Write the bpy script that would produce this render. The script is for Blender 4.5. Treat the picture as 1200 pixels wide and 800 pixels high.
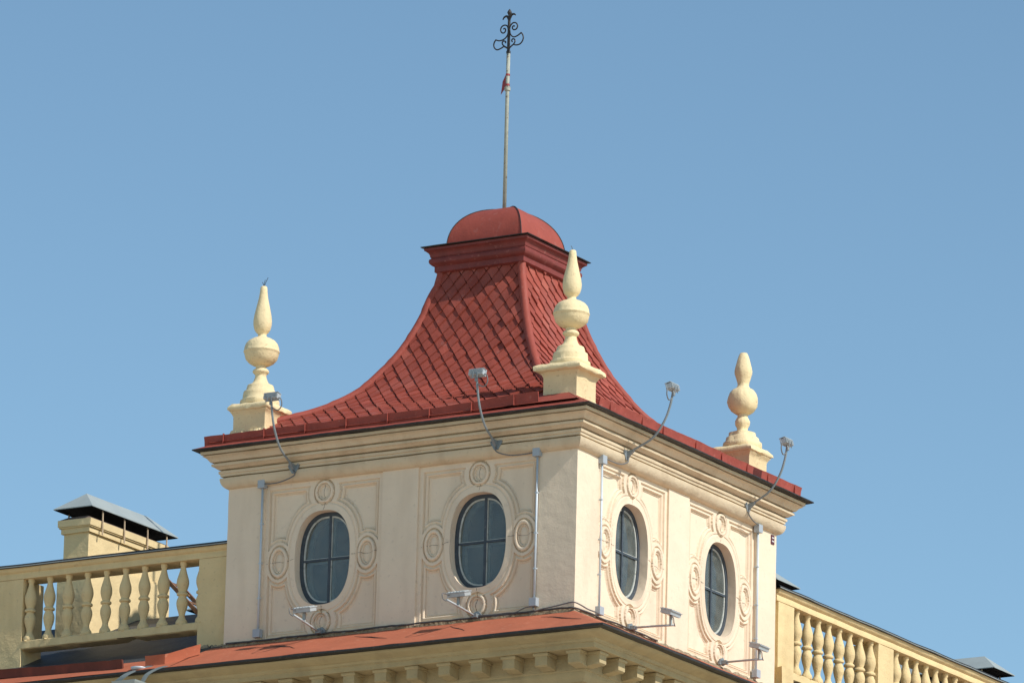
import bpy, math, random
import numpy as np
from mathutils import Vector, noise
for o in list(bpy.data.objects): bpy.data.objects.remove(o)
random.seed(7)
SC = bpy.context.scene
COL = SC.collection
Z0 = 23.1                      # height of the tower's foot above the pavement
rad = math.radians

# ------------------------------------------------------------------ camera
cam_d = bpy.data.cameras.new('camera')
cam = bpy.data.objects.new('camera', cam_d); COL.objects.link(cam)
YAW, PITCH, ROLL = rad(31.048), rad(14.858), rad(1.457)
fw = Vector((-math.sin(YAW)*math.cos(PITCH), math.cos(YAW)*math.cos(PITCH), math.sin(PITCH)))
rt = Vector((math.cos(YAW), math.sin(YAW), 0)); up = rt.cross(fw)
r2 = math.cos(ROLL)*rt + math.sin(ROLL)*up; u2 = -math.sin(ROLL)*rt + math.cos(ROLL)*up
from mathutils import Matrix
M3 = Matrix((r2, u2, -fw)).transposed()
cam.matrix_world = Matrix.Translation((48.695, -82.812, -21.513+Z0)) @ M3.to_4x4()
cam_d.sensor_width = 36.0; cam_d.sensor_fit = 'HORIZONTAL'
cam_d.lens = 8008.4*36/1200
cam_d.clip_start = 1.0; cam_d.clip_end = 6000
SC.camera = cam

# ------------------------------------------------------------------ light
SUN = Vector((1.0, -0.085, 0.90)).normalized()
el = math.asin(SUN.z); az = math.atan2(SUN.x, SUN.y)
w = bpy.data.worlds.new('World'); SC.world = w; w.use_nodes = True
nt = w.node_tree; nt.nodes.clear()
sky = nt.nodes.new('ShaderNodeTexSky'); sky.sky_type = 'NISHITA'; sky.sun_disc = False
sky.sun_elevation = el; sky.sun_rotation = az
sky.altitude = 250; sky.air_density = 1.0; sky.dust_density = 0.3; sky.ozone_density = 1.0
bg = nt.nodes.new('ShaderNodeBackground'); bg.inputs[1].default_value = 0.15
ow = nt.nodes.new('ShaderNodeOutputWorld')
tint = nt.nodes.new('ShaderNodeMix'); tint.data_type = 'RGBA'; tint.blend_type = 'MULTIPLY'; tint.inputs[0].default_value = 1.0
tint.inputs[7].default_value = (.80, .94, .935, 1)      # clear, slightly cyan summer air
# the blue deepens with height above the horizon
gtc = nt.nodes.new('ShaderNodeTexCoord'); gsp = nt.nodes.new('ShaderNodeSeparateXYZ'); gmr = nt.nodes.new('ShaderNodeMapRange')
gmr.inputs[1].default_value = .155; gmr.inputs[2].default_value = .36; gmr.inputs[3].default_value = .137; gmr.inputs[4].default_value = .119
nt.links.new(gtc.outputs['Generated'], gsp.inputs[0]); nt.links.new(gsp.outputs[2], gmr.inputs[0]); nt.links.new(gmr.outputs[0], bg.inputs[1])
nt.links.new(sky.outputs[0], tint.inputs[6]); nt.links.new(tint.outputs[2], bg.inputs[0]); nt.links.new(bg.outputs[0], ow.inputs[0])
sl = bpy.data.lights.new('sun', 'SUN'); sl.energy = 3.95; sl.angle = rad(0.53); sl.color = (1.0, 0.95, 0.90)
so = bpy.data.objects.new('sun', sl); COL.objects.link(so)
so.rotation_euler = SUN.to_track_quat('Z', 'Y').to_euler(); so.location = (60, -20, 80)
SC.view_settings.view_transform = 'Standard'; SC.view_settings.look = 'None'
SC.view_settings.exposure = 0.16; SC.view_settings.gamma = 1.0
SC.view_settings.use_curve_mapping = False
SC.cycles.max_bounces = 6

# ------------------------------------------------------------------ materials
def mat(name, col, rough=0.8, var=0.12, scale=3.0, bump=0.0, bscale=60.0, stain=None, stain_amt=0.0,
        stain_scale=1.2, stretch=(1, 1, 1), metal=0.0, spec=0.5, fleck=None, fleck_amt=0.0, fleck_scale=25):
    m = bpy.data.materials.new(name); m.use_nodes = True
    n = m.node_tree.nodes; l = m.node_tree.links
    b = n['Principled BSDF']; b.inputs['Roughness'].default_value = rough
    b.inputs['Metallic'].default_value = metal
    b.inputs['Specular IOR Level'].default_value = spec
    tc = n.new('ShaderNodeTexCoord'); mp = n.new('ShaderNodeMapping')
    mp.inputs['Scale'].default_value = stretch
    l.new(tc.outputs['Object'], mp.inputs[0])
    nz = n.new('ShaderNodeTexNoise'); nz.inputs['Scale'].default_value = scale; nz.inputs['Detail'].default_value = 8
    nz.inputs['Roughness'].default_value = 0.6
    l.new(mp.outputs[0], nz.inputs[0])
    r = n.new('ShaderNodeValToRGB'); r.color_ramp.elements[0].position = 0.3; r.color_ramp.elements[1].position = 0.7
    r.color_ramp.elements[0].color = tuple(c*(1-var) for c in col)+(1,)
    r.color_ramp.elements[1].color = tuple(min(1, c*(1+var)) for c in col)+(1,)
    l.new(nz.outputs[0], r.inputs[0]); out = r.outputs[0]
    def layer(out, color, amt, sc, lo, hi, st=None, detail=6):
        s = n.new('ShaderNodeTexNoise'); s.inputs['Scale'].default_value = sc; s.inputs['Detail'].default_value = detail
        if st:
            mp2 = n.new('ShaderNodeMapping'); mp2.inputs['Scale'].default_value = st
            l.new(tc.outputs['Object'], mp2.inputs[0]); l.new(mp2.outputs[0], s.inputs[0])
        else: l.new(tc.outputs['Object'], s.inputs[0])
        rr = n.new('ShaderNodeMapRange'); rr.inputs[1].default_value = lo; rr.inputs[2].default_value = hi
        rr.inputs[4].default_value = amt
        l.new(s.outputs[0], rr.inputs[0])
        mx = n.new('ShaderNodeMix'); mx.data_type = 'RGBA'
        l.new(rr.outputs[0], mx.inputs[0]); l.new(out, mx.inputs[6]); mx.inputs[7].default_value = tuple(color)+(1,)
        return mx.outputs[2]
    if stain: out = layer(out, stain, stain_amt, stain_scale, 0.5, 0.75, (1.6, 1.6, 0.35))
    if fleck: out = layer(out, fleck, fleck_amt, fleck_scale, 0.62, 0.68)
    l.new(out, b.inputs['Base Color'])
    if bump:
        bz = n.new('ShaderNodeTexNoise'); bz.inputs['Scale'].default_value = bscale; bz.inputs['Detail'].default_value = 5
        l.new(tc.outputs['Object'], bz.inputs[0])
        bz2 = n.new('ShaderNodeTexNoise'); bz2.inputs['Scale'].default_value = bscale*0.12; bz2.inputs['Detail'].default_value = 3
        l.new(tc.outputs['Object'], bz2.inputs[0])
        ad = n.new('ShaderNodeMath'); ad.operation = 'MULTIPLY_ADD'; ad.inputs[1].default_value = 4.0
        l.new(bz2.outputs[0], ad.inputs[0]); l.new(bz.outputs[0], ad.inputs[2])
        bp = n.new('ShaderNodeBump'); bp.inputs['Strength'].default_value = 1.0; bp.inputs['Distance'].default_value = bump
        l.new(ad.outputs[0], bp.inputs['Height']); l.new(bp.outputs[0], b.inputs['Normal'])
    return m
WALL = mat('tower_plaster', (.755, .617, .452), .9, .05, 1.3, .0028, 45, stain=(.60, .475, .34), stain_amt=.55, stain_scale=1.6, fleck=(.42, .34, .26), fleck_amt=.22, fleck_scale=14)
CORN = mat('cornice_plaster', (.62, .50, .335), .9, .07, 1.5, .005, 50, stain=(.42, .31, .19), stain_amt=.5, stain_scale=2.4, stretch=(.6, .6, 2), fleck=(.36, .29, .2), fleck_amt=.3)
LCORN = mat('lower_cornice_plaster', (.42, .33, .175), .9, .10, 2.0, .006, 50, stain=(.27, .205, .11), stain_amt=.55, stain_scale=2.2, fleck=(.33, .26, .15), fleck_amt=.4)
YEL = mat('yellow_plaster', (.70, .535, .275), .9, .07, 2.5, .006, 45, stain=(.5, .37, .18), stain_amt=.5, stain_scale=1.8, fleck=(.42, .33, .2), fleck_amt=.35, fleck_scale=16)
FIN = mat('finial_paint', (.77, .62, .355), .8, .05, 5.0, .005, 40, stain=(.64, .49, .27), stain_amt=.5, stain_scale=3, fleck=(.46, .35, .19), fleck_amt=.5, fleck_scale=20)
CHIM = mat('chimney_plaster', (.74, .58, .31), .9, .06, 2.0, .005, 45, stain=(.56, .43, .22), stain_amt=.4, stain_scale=1.5)
RED = mat('red_roof_paint', (.31, .070, .048), .6, .10, 3.0, .003, 30, stain=(.29, .07, .052), stain_amt=.7, stain_scale=1.3, spec=.22, fleck=(.36, .16, .13), fleck_amt=.28, fleck_scale=8)
TILE = mat('red_tile_paint', (.33, .075, .050), .6, .13, 5.0, .003, 25, stain=(.35, .115, .09), stain_amt=.6, stain_scale=1.5, spec=.2, fleck=(.38, .17, .14), fleck_amt=.3, fleck_scale=7)
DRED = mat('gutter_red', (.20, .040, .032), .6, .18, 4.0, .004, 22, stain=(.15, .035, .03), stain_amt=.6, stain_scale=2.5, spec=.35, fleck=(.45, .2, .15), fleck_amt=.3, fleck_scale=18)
ORANGE = mat('orange_roof_sheet', (.43, .128, .066), .75, .10, 1.8, .004, 20, stain=(.40, .12, .06), stain_amt=.6, stain_scale=2.0, spec=.25, fleck=(.6, .33, .22), fleck_amt=.25, fleck_scale=12)
SHADEGUT = mat('shade_dark_gutter', (.12, .034, .022), .65, .16, 4.0, .004, 20, stain=(.2, .05, .03), stain_amt=.7, stain_scale=3, spec=.3)  # shade on the strip's front face is darkened into this rusty colour
BLACK = mat('black_edge', (.022, .020, .018), .6, .35, 8.0, .004, 30, fleck=(.12, .09, .07), fleck_amt=.4)
GUTR = mat('gutter_paint', (.31, .068, .048), .6, .16, 4.0, .004, 22, stain=(.22, .05, .04), stain_amt=.5, stain_scale=2.5, spec=.25, fleck=(.45, .2, .15), fleck_amt=.3, fleck_scale=18)
GREYROOF = mat('grey_roof_sheet', (.030, .035, .040), .6, .25, 2.0, .004, 14, stain=(.05, .056, .062), stain_amt=.6, stain_scale=1.2, fleck=(.3, .28, .25), fleck_amt=.25, fleck_scale=22)
ZINC = mat('zinc_sheet', (.32, .36, .345), .6, .08, 3.0, .002, 12, metal=.0, stain=(.25, .3, .32), stain_amt=.5)
GALV = mat('galvanised_steel', (.40, .44, .45), .5, .12, 12.0, metal=.1)
STEELD = mat('grey_conduit_steel', (.22, .25, .26), .45, .15, 10.0, metal=.15)
STRAP = mat('dull_zinc_strap', (.13, .155, .155), .7, .12, 8.0)
CONDUIT = mat('conduit_pipe', (.50, .56, .60), .45, .05, 6.0, metal=.1)
BOX = mat('grey_plastic_box', (.36, .40, .43), .5, .06, 6.0)
CABLE = mat('dark_cable', (.055, .055, .055), .6, .2, 8.0)
GCABLE = mat('grey_cable', (.15, .15, .145), .5, .15, 8.0)
IRON = mat('black_iron', (.028, .024, .022), .6, .4, 30.0, .003, 60, fleck=(.2, .09, .05), fleck_amt=.5, fleck_scale=30)
POLE = mat('weathered_pole_paint', (.36, .37, .30), .7, .14, 14.0, .003, 40, fleck=(.16, .10, .06), fleck_amt=.75, fleck_scale=16)
FLAG = mat('red_pennant', (.30, .035, .035), .6, .15, 12.0)
WFRAME = mat('blue_grey_frame', (.045, .06, .075), .6, .25, 14.0, .003, 60, fleck=(.16, .18, .18), fleck_amt=.5, fleck_scale=18)
WPALE = mat('pale_old_frame', (.50, .51, .46), .75, .20, 14.0, .004, 60, fleck=(.12, .11, .09), fleck_amt=.6, fleck_scale=18)
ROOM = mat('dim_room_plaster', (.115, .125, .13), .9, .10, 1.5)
CRACK = mat('crack_dark', (.10, .065, .04), .95, .2, 10)
MORTAR = mat('broken_mortar', (.30, .235, .15), .95, .4, 14.0, .02, 30, fleck=(.05, .045, .04), fleck_amt=.85, fleck_scale=9)
RUST = mat('rusty_steel', (.20, .105, .06), .8, .35, 12.0, fleck=(.05, .035, .03), fleck_amt=.6, fleck_scale=14)
HOODSHADE = mat('hood_shade_black', (.006, .006, .006), .9, .3, 8.0, spec=.1)  # near-black colour stands in for the deep shade under the hoods
WOOD = mat('weathered_strut', (.45, .34, .22), .8, .25, 12.0)
BRICK = mat('weathered_brick', (.20, .14, .11), .9, .3, 14.0)
PLATE = mat('maroon_plate', (.10, .02, .03), .5, .1, 8.0)
PLATEW = mat('pale_plate_marks', (.62, .6, .58), .5, .05, 8.0)
PAVE = mat('pale_bounce_pavement', (.52, .45, .36), .9, .12, .15)  # unseen paving, tone lightened and warmed to bounce fill on to shaded walls
LENS = mat('lamp_glass', (.16, .12, .10), .12, .15, 8.0)
def glass_mat():
    m = bpy.data.materials.new('old_window_glass'); m.use_nodes = True
    n = m.node_tree.nodes; l = m.node_tree.links; n.clear()
    o = n.new('ShaderNodeOutputMaterial'); mx = n.new('ShaderNodeMixShader')
    t = n.new('ShaderNodeBsdfTransparent'); t.inputs[0].default_value = (.80, .84, .83, 1)
    g = n.new('ShaderNodeBsdfGlossy'); g.inputs['Roughness'].default_value = .06
    g.inputs['Color'].default_value = (.9, .93, .93, 1)
    f = n.new('ShaderNodeFresnel'); f.inputs[0].default_value = 1.55
    tc = n.new('ShaderNodeTexCoord')
    nz = n.new('ShaderNodeTexNoise'); nz.inputs['Scale'].default_value = 2.2
    bp = n.new('ShaderNodeBump'); bp.inputs['Distance'].default_value = .02; bp.inputs['Strength'].default_value = .5
    l.new(tc.outputs['Object'], nz.inputs[0]); l.new(nz.outputs[0], bp.inputs['Height'])
    l.new(bp.outputs[0], g.inputs['Normal'])
    d = n.new('ShaderNodeBsdfDiffuse'); d.inputs[0].default_value = (.36, .39, .36, 1)
    m2 = n.new('ShaderNodeMixShader')
    nz2 = n.new('ShaderNodeTexNoise'); nz2.inputs['Scale'].default_value = 5; nz2.inputs['Detail'].default_value = 8
    l.new(tc.outputs['Object'], nz2.inputs[0])
    mr = n.new('ShaderNodeMapRange'); mr.inputs[1].default_value = .4; mr.inputs[2].default_value = .8
    mr.inputs[3].default_value = .15; mr.inputs[4].default_value = .30
    l.new(nz2.outputs[0], mr.inputs[0])
    l.new(f.outputs[0], mx.inputs[0]); l.new(t.outputs[0], mx.inputs[1]); l.new(g.outputs[0], mx.inputs[2])
    l.new(mr.outputs[0], m2.inputs[0]); l.new(mx.outputs[0], m2.inputs[1]); l.new(d.outputs[0], m2.inputs[2])
    l.new(m2.outputs[0], o.inputs[0]); return m
GLASS = glass_mat()

# ------------------------------------------------------------------ mesh helpers
class MB:
    def __init__(s): s.v = []; s.f = []
    def add(s, v, f):
        k = len(s.v); s.v += [tuple(p) for p in v]; s.f += [tuple(i+k for i in q) for q in f]; return s
    def box(s, a, b, j=0.0):
        (x0, y0, z0), (x1, y1, z1) = a, b
        v = [(x, y, z) for x in (x0, x1) for y in (y0, y1) for z in (z0, z1)]
        if j: v = [(x+random.uniform(-j, j), y+random.uniform(-j, j), z+random.uniform(-j, j)) for x, y, z in v]
        return s.add(v, [(0, 1, 3, 2), (4, 6, 7, 5), (0, 4, 5, 1), (2, 3, 7, 6), (0, 2, 6, 4), (1, 5, 7, 3)])
    def grid(s, rows, close_u=False, close_v=False):
        nu = len(rows); nv = len(rows[0]); f = []
        for i in range(nu if close_u else nu-1):
            for j in range(nv if close_v else nv-1):
                a, b = i, (i+1) % nu; c, d = j, (j+1) % nv
                f.append((a*nv+c, b*nv+c, b*nv+d, a*nv+d))
        return s.add([p for r in rows for p in r], f)
    def lathe(s, prof, c=(0, 0, 0), n=28, wob=0.0, seed=0.0, cap=True):
        rows = []
        for (r, z) in prof:
            row = []
            for k in range(n):
                a = 2*math.pi*k/n; rr = r
                if wob: rr = r*(1+wob*noise.noise(Vector((math.cos(a)*2.3+seed, math.sin(a)*2.3, z*5.5))) + wob*.5*noise.noise(Vector((math.cos(a)*6+seed, math.sin(a)*6, z*16))))
                row.append((c[0]+rr*math.cos(a), c[1]+rr*math.sin(a), c[2]+z))
            rows.append(row)
        s.grid(rows, close_v=True)
        if cap:
            k = len(s.v)-n; s.f.append(tuple(range(k, k+n)))
            k0 = len(s.v)-n*len(prof); s.f.append(tuple(range(k0+n-1, k0-1, -1)))
        return s
    def tube(s, pts, r, n=10, cap=True):
        pts = [Vector(p) for p in pts]; rows = []; m = len(pts); pn = None
        for i, p in enumerate(pts):
            t = (pts[min(i+1, m-1)]-pts[max(i-1, 0)]).normalized()
            if pn is None:
                a = Vector((0, 0, 1)) if abs(t.z) < .9 else Vector((1, 0, 0)); pn = (a-t*a.dot(t)).normalized()
            else: pn = (pn-t*pn.dot(t)).normalized()
            b = t.cross(pn); rr = r[i] if isinstance(r, (list, tuple)) else r
            rows.append([tuple(p+rr*(math.cos(2*math.pi*k/n)*pn+math.sin(2*math.pi*k/n)*b)) for k in range(n)])
        k0 = len(s.v); s.grid(rows, close_v=True)
        if cap:
            s.f.append(tuple(range(k0+n-1, k0-1, -1))); k = len(s.v)-n; s.f.append(tuple(range(k, k+n)))
        return s
    def prism(s, poly, d):      # poly: list of 3D points of a flat outline; d: extrusion vector
        n = len(poly); d = Vector(d)
        v = [tuple(p) for p in poly]+[tuple(Vector(p)+d) for p in poly]
        f = [tuple(range(n-1, -1, -1)), tuple(range(n, 2*n))]+[(i, (i+1) % n, (i+1) % n+n, i+n) for i in range(n)]
        return s.add(v, f)
    def beam(s, a, b, wdt, h, upv=(0, 0, 1)):
        a = Vector(a); b = Vector(b); t = (b-a).normalized(); u = Vector(upv); u = (u-t*u.dot(t)).normalized(); q = t.cross(u)
        c = [a+q*sx*wdt/2+u*sz*h/2 for sx, sz in ((-1, -1), (1, -1), (1, 1), (-1, 1))]
        return s.prism(c, b-a)
    def build(s, name, m, parent=None, smooth=False, loc=None, bevel=0.0, autosmooth=None):
        me = bpy.data.meshes.new(name)
        if loc is not None: s.v = [(x-loc[0], y-loc[1], z-loc[2]) for x, y, z in s.v]
        me.from_pydata(s.v, [], s.f); me.update()
        import bmesh
        bm = bmesh.new(); bm.from_mesh(me); bmesh.ops.recalc_face_normals(bm, faces=bm.faces)
        if bevel: bmesh.ops.bevel(bm, geom=bm.edges[:], offset=bevel, segments=2, affect='EDGES', profile=.6)
        bm.to_mesh(me); bm.free()
        o = bpy.data.objects.new(name, me); COL.objects.link(o); me.materials.append(m)
        if smooth or autosmooth:
            me.polygons.foreach_set('use_smooth', [True]*len(me.polygons))
            if autosmooth: me.set_sharp_from_angle(angle=rad(autosmooth))
        if parent is not None: o.parent = parent
        elif loc is not None: o.location = loc
        return o
def tag(o, label, cat, group=None):
    o['label'] = label; o['category'] = cat
    if group: o['group'] = group
    return o
def thing(name, label, cat, loc=(0, 0, 0), rz=0.0, group=None):
    o = bpy.data.objects.new(name, None); COL.objects.link(o); o.location = loc; o.rotation_euler.z = rz
    o.empty_display_size = .2
    return tag(o, label, cat, group)
def dup(root, loc, rz, label):
    def cp(o, p):
        c = o.copy(); COL.objects.link(c)
        if p is not None: c.parent = p
        for ch in [q for q in KIDS[o.name]]: cp(ch, c)
        return c
    KIDS = {}
    def walk(o):
        KIDS[o.name] = [q for q in bpy.data.objects if q.parent == o]
        for q in KIDS[o.name]: walk(q)
    walk(root)
    r = cp(root, None); r.location = loc; r.rotation_euler.z = rz; r['label'] = label
    return r
def smooth_pts(pts, k=6):
    P = [Vector(p) for p in pts]; out = []
    for i in range(len(P)-1):
        p0, p1, p2, p3 = P[max(i-1, 0)], P[i], P[i+1], P[min(i+2, len(P)-1)]
        for j in range(k):
            t = j/k
            out.append(.5*((2*p1)+(-p0+p2)*t+(2*p0-5*p1+4*p2-p3)*t*t+(-p0+3*p1-3*p2+p3)*t**3))
    out.append(P[-1]); return out
def sweep_square(mb, prof, cx, cy, hx, hy=None, n=30, jit=0.0, sides=(0, 1, 2, 3), jz=None):
    """mouldings running round a square tower: prof = [(t outwards, z)]"""
    hy = hx if hy is None else hy; jz = jit if jz is None else jz
    for sd in sides:
        rows = []
        for pi, (t, z) in enumerate(prof):
            row = []
            for k in range(n+1):
                f = -1+2*k/n
                if sd == 0: p = (cx+f*(hx+t), cy-(hy+t)); nn = (0, -1)
                elif sd == 1: p = (cx+hx+t, cy+f*(hy+t)); nn = (1, 0)
                elif sd == 2: p = (cx-f*(hx+t), cy+hy+t); nn = (0, 1)
                else: p = (cx-hx-t, cy-f*(hy+t)); nn = (-1, 0)
                dz = 0; do = 0
                if jit and 0 < k < n:
                    q = Vector((p[0]*1.3, p[1]*1.3, pi*.35)); do = jit*noise.noise(q*1.7)+jit*.5*noise.noise(q*5); dz = jz*noise.noise(q*1.1+Vector((9, 3, 1)))+jz*.5*noise.noise(q*4.2)
                row.append((p[0]+nn[0]*do, p[1]+nn[1]*do, z+dz))
            rows.append(row)
        mb.grid(rows)
    return mb

# ------------------------------------------------------------------ ground
me = MB(); N = 24; S = 2500
me.grid([[(-S+2*S*i/N, -S+2*S*j/N, -Z0) for j in range(N+1)] for i in range(N+1)])
g = me.build('ground', PAVE); g['kind'] = 'structure'

# ------------------------------------------------------------------ main building below the tower
K = 0.456                                           # roof pitch
building = thing('corner_building', 'yellow plastered building with bracketed cornice and pitched sheet roofs below the tower', 'building', (0, 0, -Z0))
BO = (0, 0, -Z0)
T = .42                                             # wall face stands this far outside the tower's
m = MB()
m.prism([(-34, -T, -Z0), (T, -T, -Z0), (T, 34, -Z0), (-6, 34, -Z0), (-6, 6.4, -Z0), (-34, 6.4, -Z0)], (0, 0, Z0-1.16))
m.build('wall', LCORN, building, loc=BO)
def corner_sweep(mb, prof, x0, y1, n=60, jit=0.0, jz=0.0):
    """moulding along the two street fronts, mitred at the corner"""
    rows = []
    for pi, (t, z) in enumerate(prof):
        row = []
        for k in range(n+1):
            x = x0+(t-x0)*(k/n)
            q = Vector((x*.9, 0, pi*.3)); e = 1 if k < n else 0
            row.append((x, -t-e*jit*noise.noise(q*2), z+e*(jz*noise.noise(q*1.3)+jz*.5*noise.noise(q*4))))
        for k in range(1, n+1):
            y = -t+(y1+t)*(k/n)
            q = Vector((0, y*.9, pi*.3+5))
            row.append((t+jit*noise.noise(q*2), y, z+jz*noise.noise(q*1.3)+jz*.5*noise.noise(q*4)))
        rows.append(row)
    mb.grid(rows); return mb
m = MB()
corner_sweep(m, [(T-.02, -1.18), (T+.03, -1.17), (T+.035, -1.13), (.47, -1.11), (.49, -1.06), (.49, -1.02), (.505, -1.01), (.505, -.775),
                 (.50, -.772), (.80, -.768), (.80, -.775), (.822, -.776), (.83, -.772), (.832, -.70), (.85, -.695), (.852, -.682), (.862, -.675), (.87, -.662), (.872, -.650),
                 (.89, -.645), (.92, -.635), (.97, -.615), (1.02, -.60), (1.045, -.578), (1.05, -.562), (.9, -.50)], -34, 34, 120, .010, .006)
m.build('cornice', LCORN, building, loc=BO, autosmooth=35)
def bracket(px, py, ax):
    mb = MB()
    # local: along (u), out (o); cyma-shaped console with a small cap block
    def P(u, o, z): return (px+u, py-o, z) if ax == 0 else (px+o, py+u, z)
    hw = .098+random.uniform(-.006, .006); o0 = .08; dz = random.uniform(-.008, .008)
    prof = [(o0, -.79), (.335, -.79), (.335, -.945), (.30, -.965), (.25, -.96), (.2, -.972), (.12, -.985), (o0, -.985)]
    mb.prism([P(-hw, o, z+dz) for o, z in prof], Vector(P(hw, 0, 0))-Vector(P(-hw, 0, 0)))
    cap = [(o0, -.778), (.362, -.778), (.362, -.80), (.345, -.82), (o0, -.82)]
    w2 = hw+.022
    mb.prism([P(-w2, o, z) for o, z in cap], Vector(P(w2, 0, 0))-Vector(P(-w2, 0, 0)))
    return mb.build('bracket', LCORN, building, loc=BO)
for k in range(26): bracket(.46-.54*k, -.43, 0)
for k in range(26): bracket(.43, -.46+.54*k, 1)
# roof sheets of the two wings
def roof_grid(mb, x0, x1, y0, y1, fn, nx, ny):
    mb.grid([[(x0+(x1-x0)*i/nx, y0+(y1-y0)*j/ny, fn(x0+(x1-x0)*i/nx, y0+(y1-y0)*j/ny)) for j in range(ny+1)] for i in range(nx+1)])
RY = 2.95
m = MB()
dent = lambda x, y: .012*noise.noise(Vector((x*1.4, y*1.4, 0)))
roof_grid(m, -34, -5.6, -1.08, RY, lambda x, y: K*y-.012+dent(x, y), 70, 12)
roof_grid(m, -34, -5.6, RY, 7.0, lambda x, y: K*(2*RY-y)-.012+dent(x, y), 40, 8)
roof_grid(m, -RY, 1.08, 5.6, 34, lambda x, y: -K*x-.012+dent(x, y), 12, 60)
roof_grid(m, -6.6, -RY, 5.6, 34, lambda x, y: K*(2*RY+x)-.012+dent(x, y), 8, 40)
m.box((-5.9, .1, -.55), (-.1, 5.9, -.02))
m.build('roof', GREYROOF, building, loc=BO)
# orange skirt at the tower's foot and along the eaves
m = MB()
corner_sweep(m, [(-.02, .004), (.3, -.1300), (.6, -.270), (.88, -.398), (1.02, -.462), (1.135, -.512)], -6.25, 6.2, 90, .004, .011)
roof_grid(m, -34, -6.25, -1.13, -.5, lambda x, y: K*y+.010+.006*noise.noise(Vector((x*2, y*2, 3))), 90, 6)
roof_grid(m, .5, 1.13, 6.2, 34, lambda x, y: -K*x+.010+.006*noise.noise(Vector((x*2, y*2, 3))), 6, 90)
m.build('roof_skirt', ORANGE, building, loc=BO, smooth=True)
m = MB()
corner_sweep(m, [(1.03, -.560), (1.140, -.553), (1.152, -.545), (1.150, -.522), (1.136, -.5135), (1.03, -.475)], -34, 34, 150, .006, .008)
m.build('drip_edge', BLACK, building, loc=BO)
# creased seams in the skirt sheet
for (x, wd) in ((-3.55, .8), (-1.9, .5), (-.35, .9), (-5.0, .7)):
    pts = [(x+wd*t+.05*noise.noise(Vector((x, t*4, 0))), -.30-.42*t*random.uniform(.8, 1.1), 0) for t in (0, .25, .5, .75, 1)]
    pts = [(px_, py_, K*py_+.012) for px_, py_, _ in pts]
    m = MB(); m.tube(pts, [.002, .005, .008, .005, .002], 6); m.build('seam', BLACK, building, loc=BO)

# ------------------------------------------------------------------ tower
tower = thing('corner_tower', 'cream plastered corner tower with oval windows and a flared red tiled roof', 'tower', (0, 0, 0))
W = 6.02; A1 = .64; CW = .62; HB = 2.46
PW = (W-2*A1-CW)/2
ZC = 1.21; OA, OB, OE = .478, .712, 2.55            # oval opening
def oval(t, s=1.0, off=0.0):
    c, sn = math.cos(t), math.sin(t)
    return ((OA+off)*s*math.copysign(abs(c)**(2/OE), c), (OB+off)*s*math.copysign(abs(sn)**(2/OE), sn))
def sd_ell(x, z, rx, rz, e=2.0):
    q = (np.abs(x/rx)**e+np.abs(z/rz)**e)**(1/e)+1e-9
    return (1-1/q)*np.sqrt(x*x+z*z)
def relief(X, Z, seed):
    """outward height of the panel's plaster relief, metres above the panel ground"""
    hwp = PW/2-.075
    drect = np.maximum(np.abs(X)-hwp, np.abs(Z-1.195)-1.115)          # <0 inside
    S = -drect
    S = np.minimum(S, sd_ell(X, Z-ZC, OA+.155, OB+.155, OE))
    for (mx, mz, rx, rz) in ((0, 2.205, .275, .265), (0, .235, .275, .265), (-.765, ZC-.005, .235, .315), (.765, ZC-.005, .235, .315)):
        S = np.minimum(S, sd_ell(X-mx, Z-mz, rx, rz))
    h = np.full_like(X, .056)
    h = np.where(S > -.004, .026, h)                                 # crisp quirk beside the band
    h = np.where(S > .010, .034, h)
    h = np.where(S > .020, .022+.024*np.sin(np.clip((S-.020)/.040, 0, 1)*np.pi), h)
    h = np.where(S > .060, .003, h)
    h = np.where(S > .070, .014, h)
    h = np.where(S > .086, 0.0, h)
    for (mx, mz, rx, rz, ix, iz) in ((0, 2.205, .17, .185, .105, .12), (0, .235, .17, .185, .105, .12), (-.765, ZC-.005, .163, .245, .098, .165), (.765, ZC-.005, .163, .245, .098, .165)):
        d = sd_ell(X-mx, Z-mz, rx, rz)
        h = np.where(np.abs(d) < .012, .026, h)                      # groove
        d2 = sd_ell(X-mx, Z-mz, ix, iz)
        ring = (d < -.012)
        h = np.where(ring, .062+.012*np.sqrt(np.clip(np.sin(np.clip((d+.012)/(-.052), 0, 1)*np.pi), 0, 1)), h)
        h = np.where(d2 < .010, .036, h); h = np.where(d2 < 0, .052, h); h = np.where(d2 < -.022, .028+.022*np.clip(-(d2+.022)/.06, 0, 1), h)
    de = sd_ell(X, Z-ZC, OA, OB, OE)
    h = np.where(np.abs(de-.112) < .012, .044, h)
    h = np.where((de < .04), .062-.005*np.clip(de/.04, 0, 1), h)
    return h
DP = .088
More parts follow.
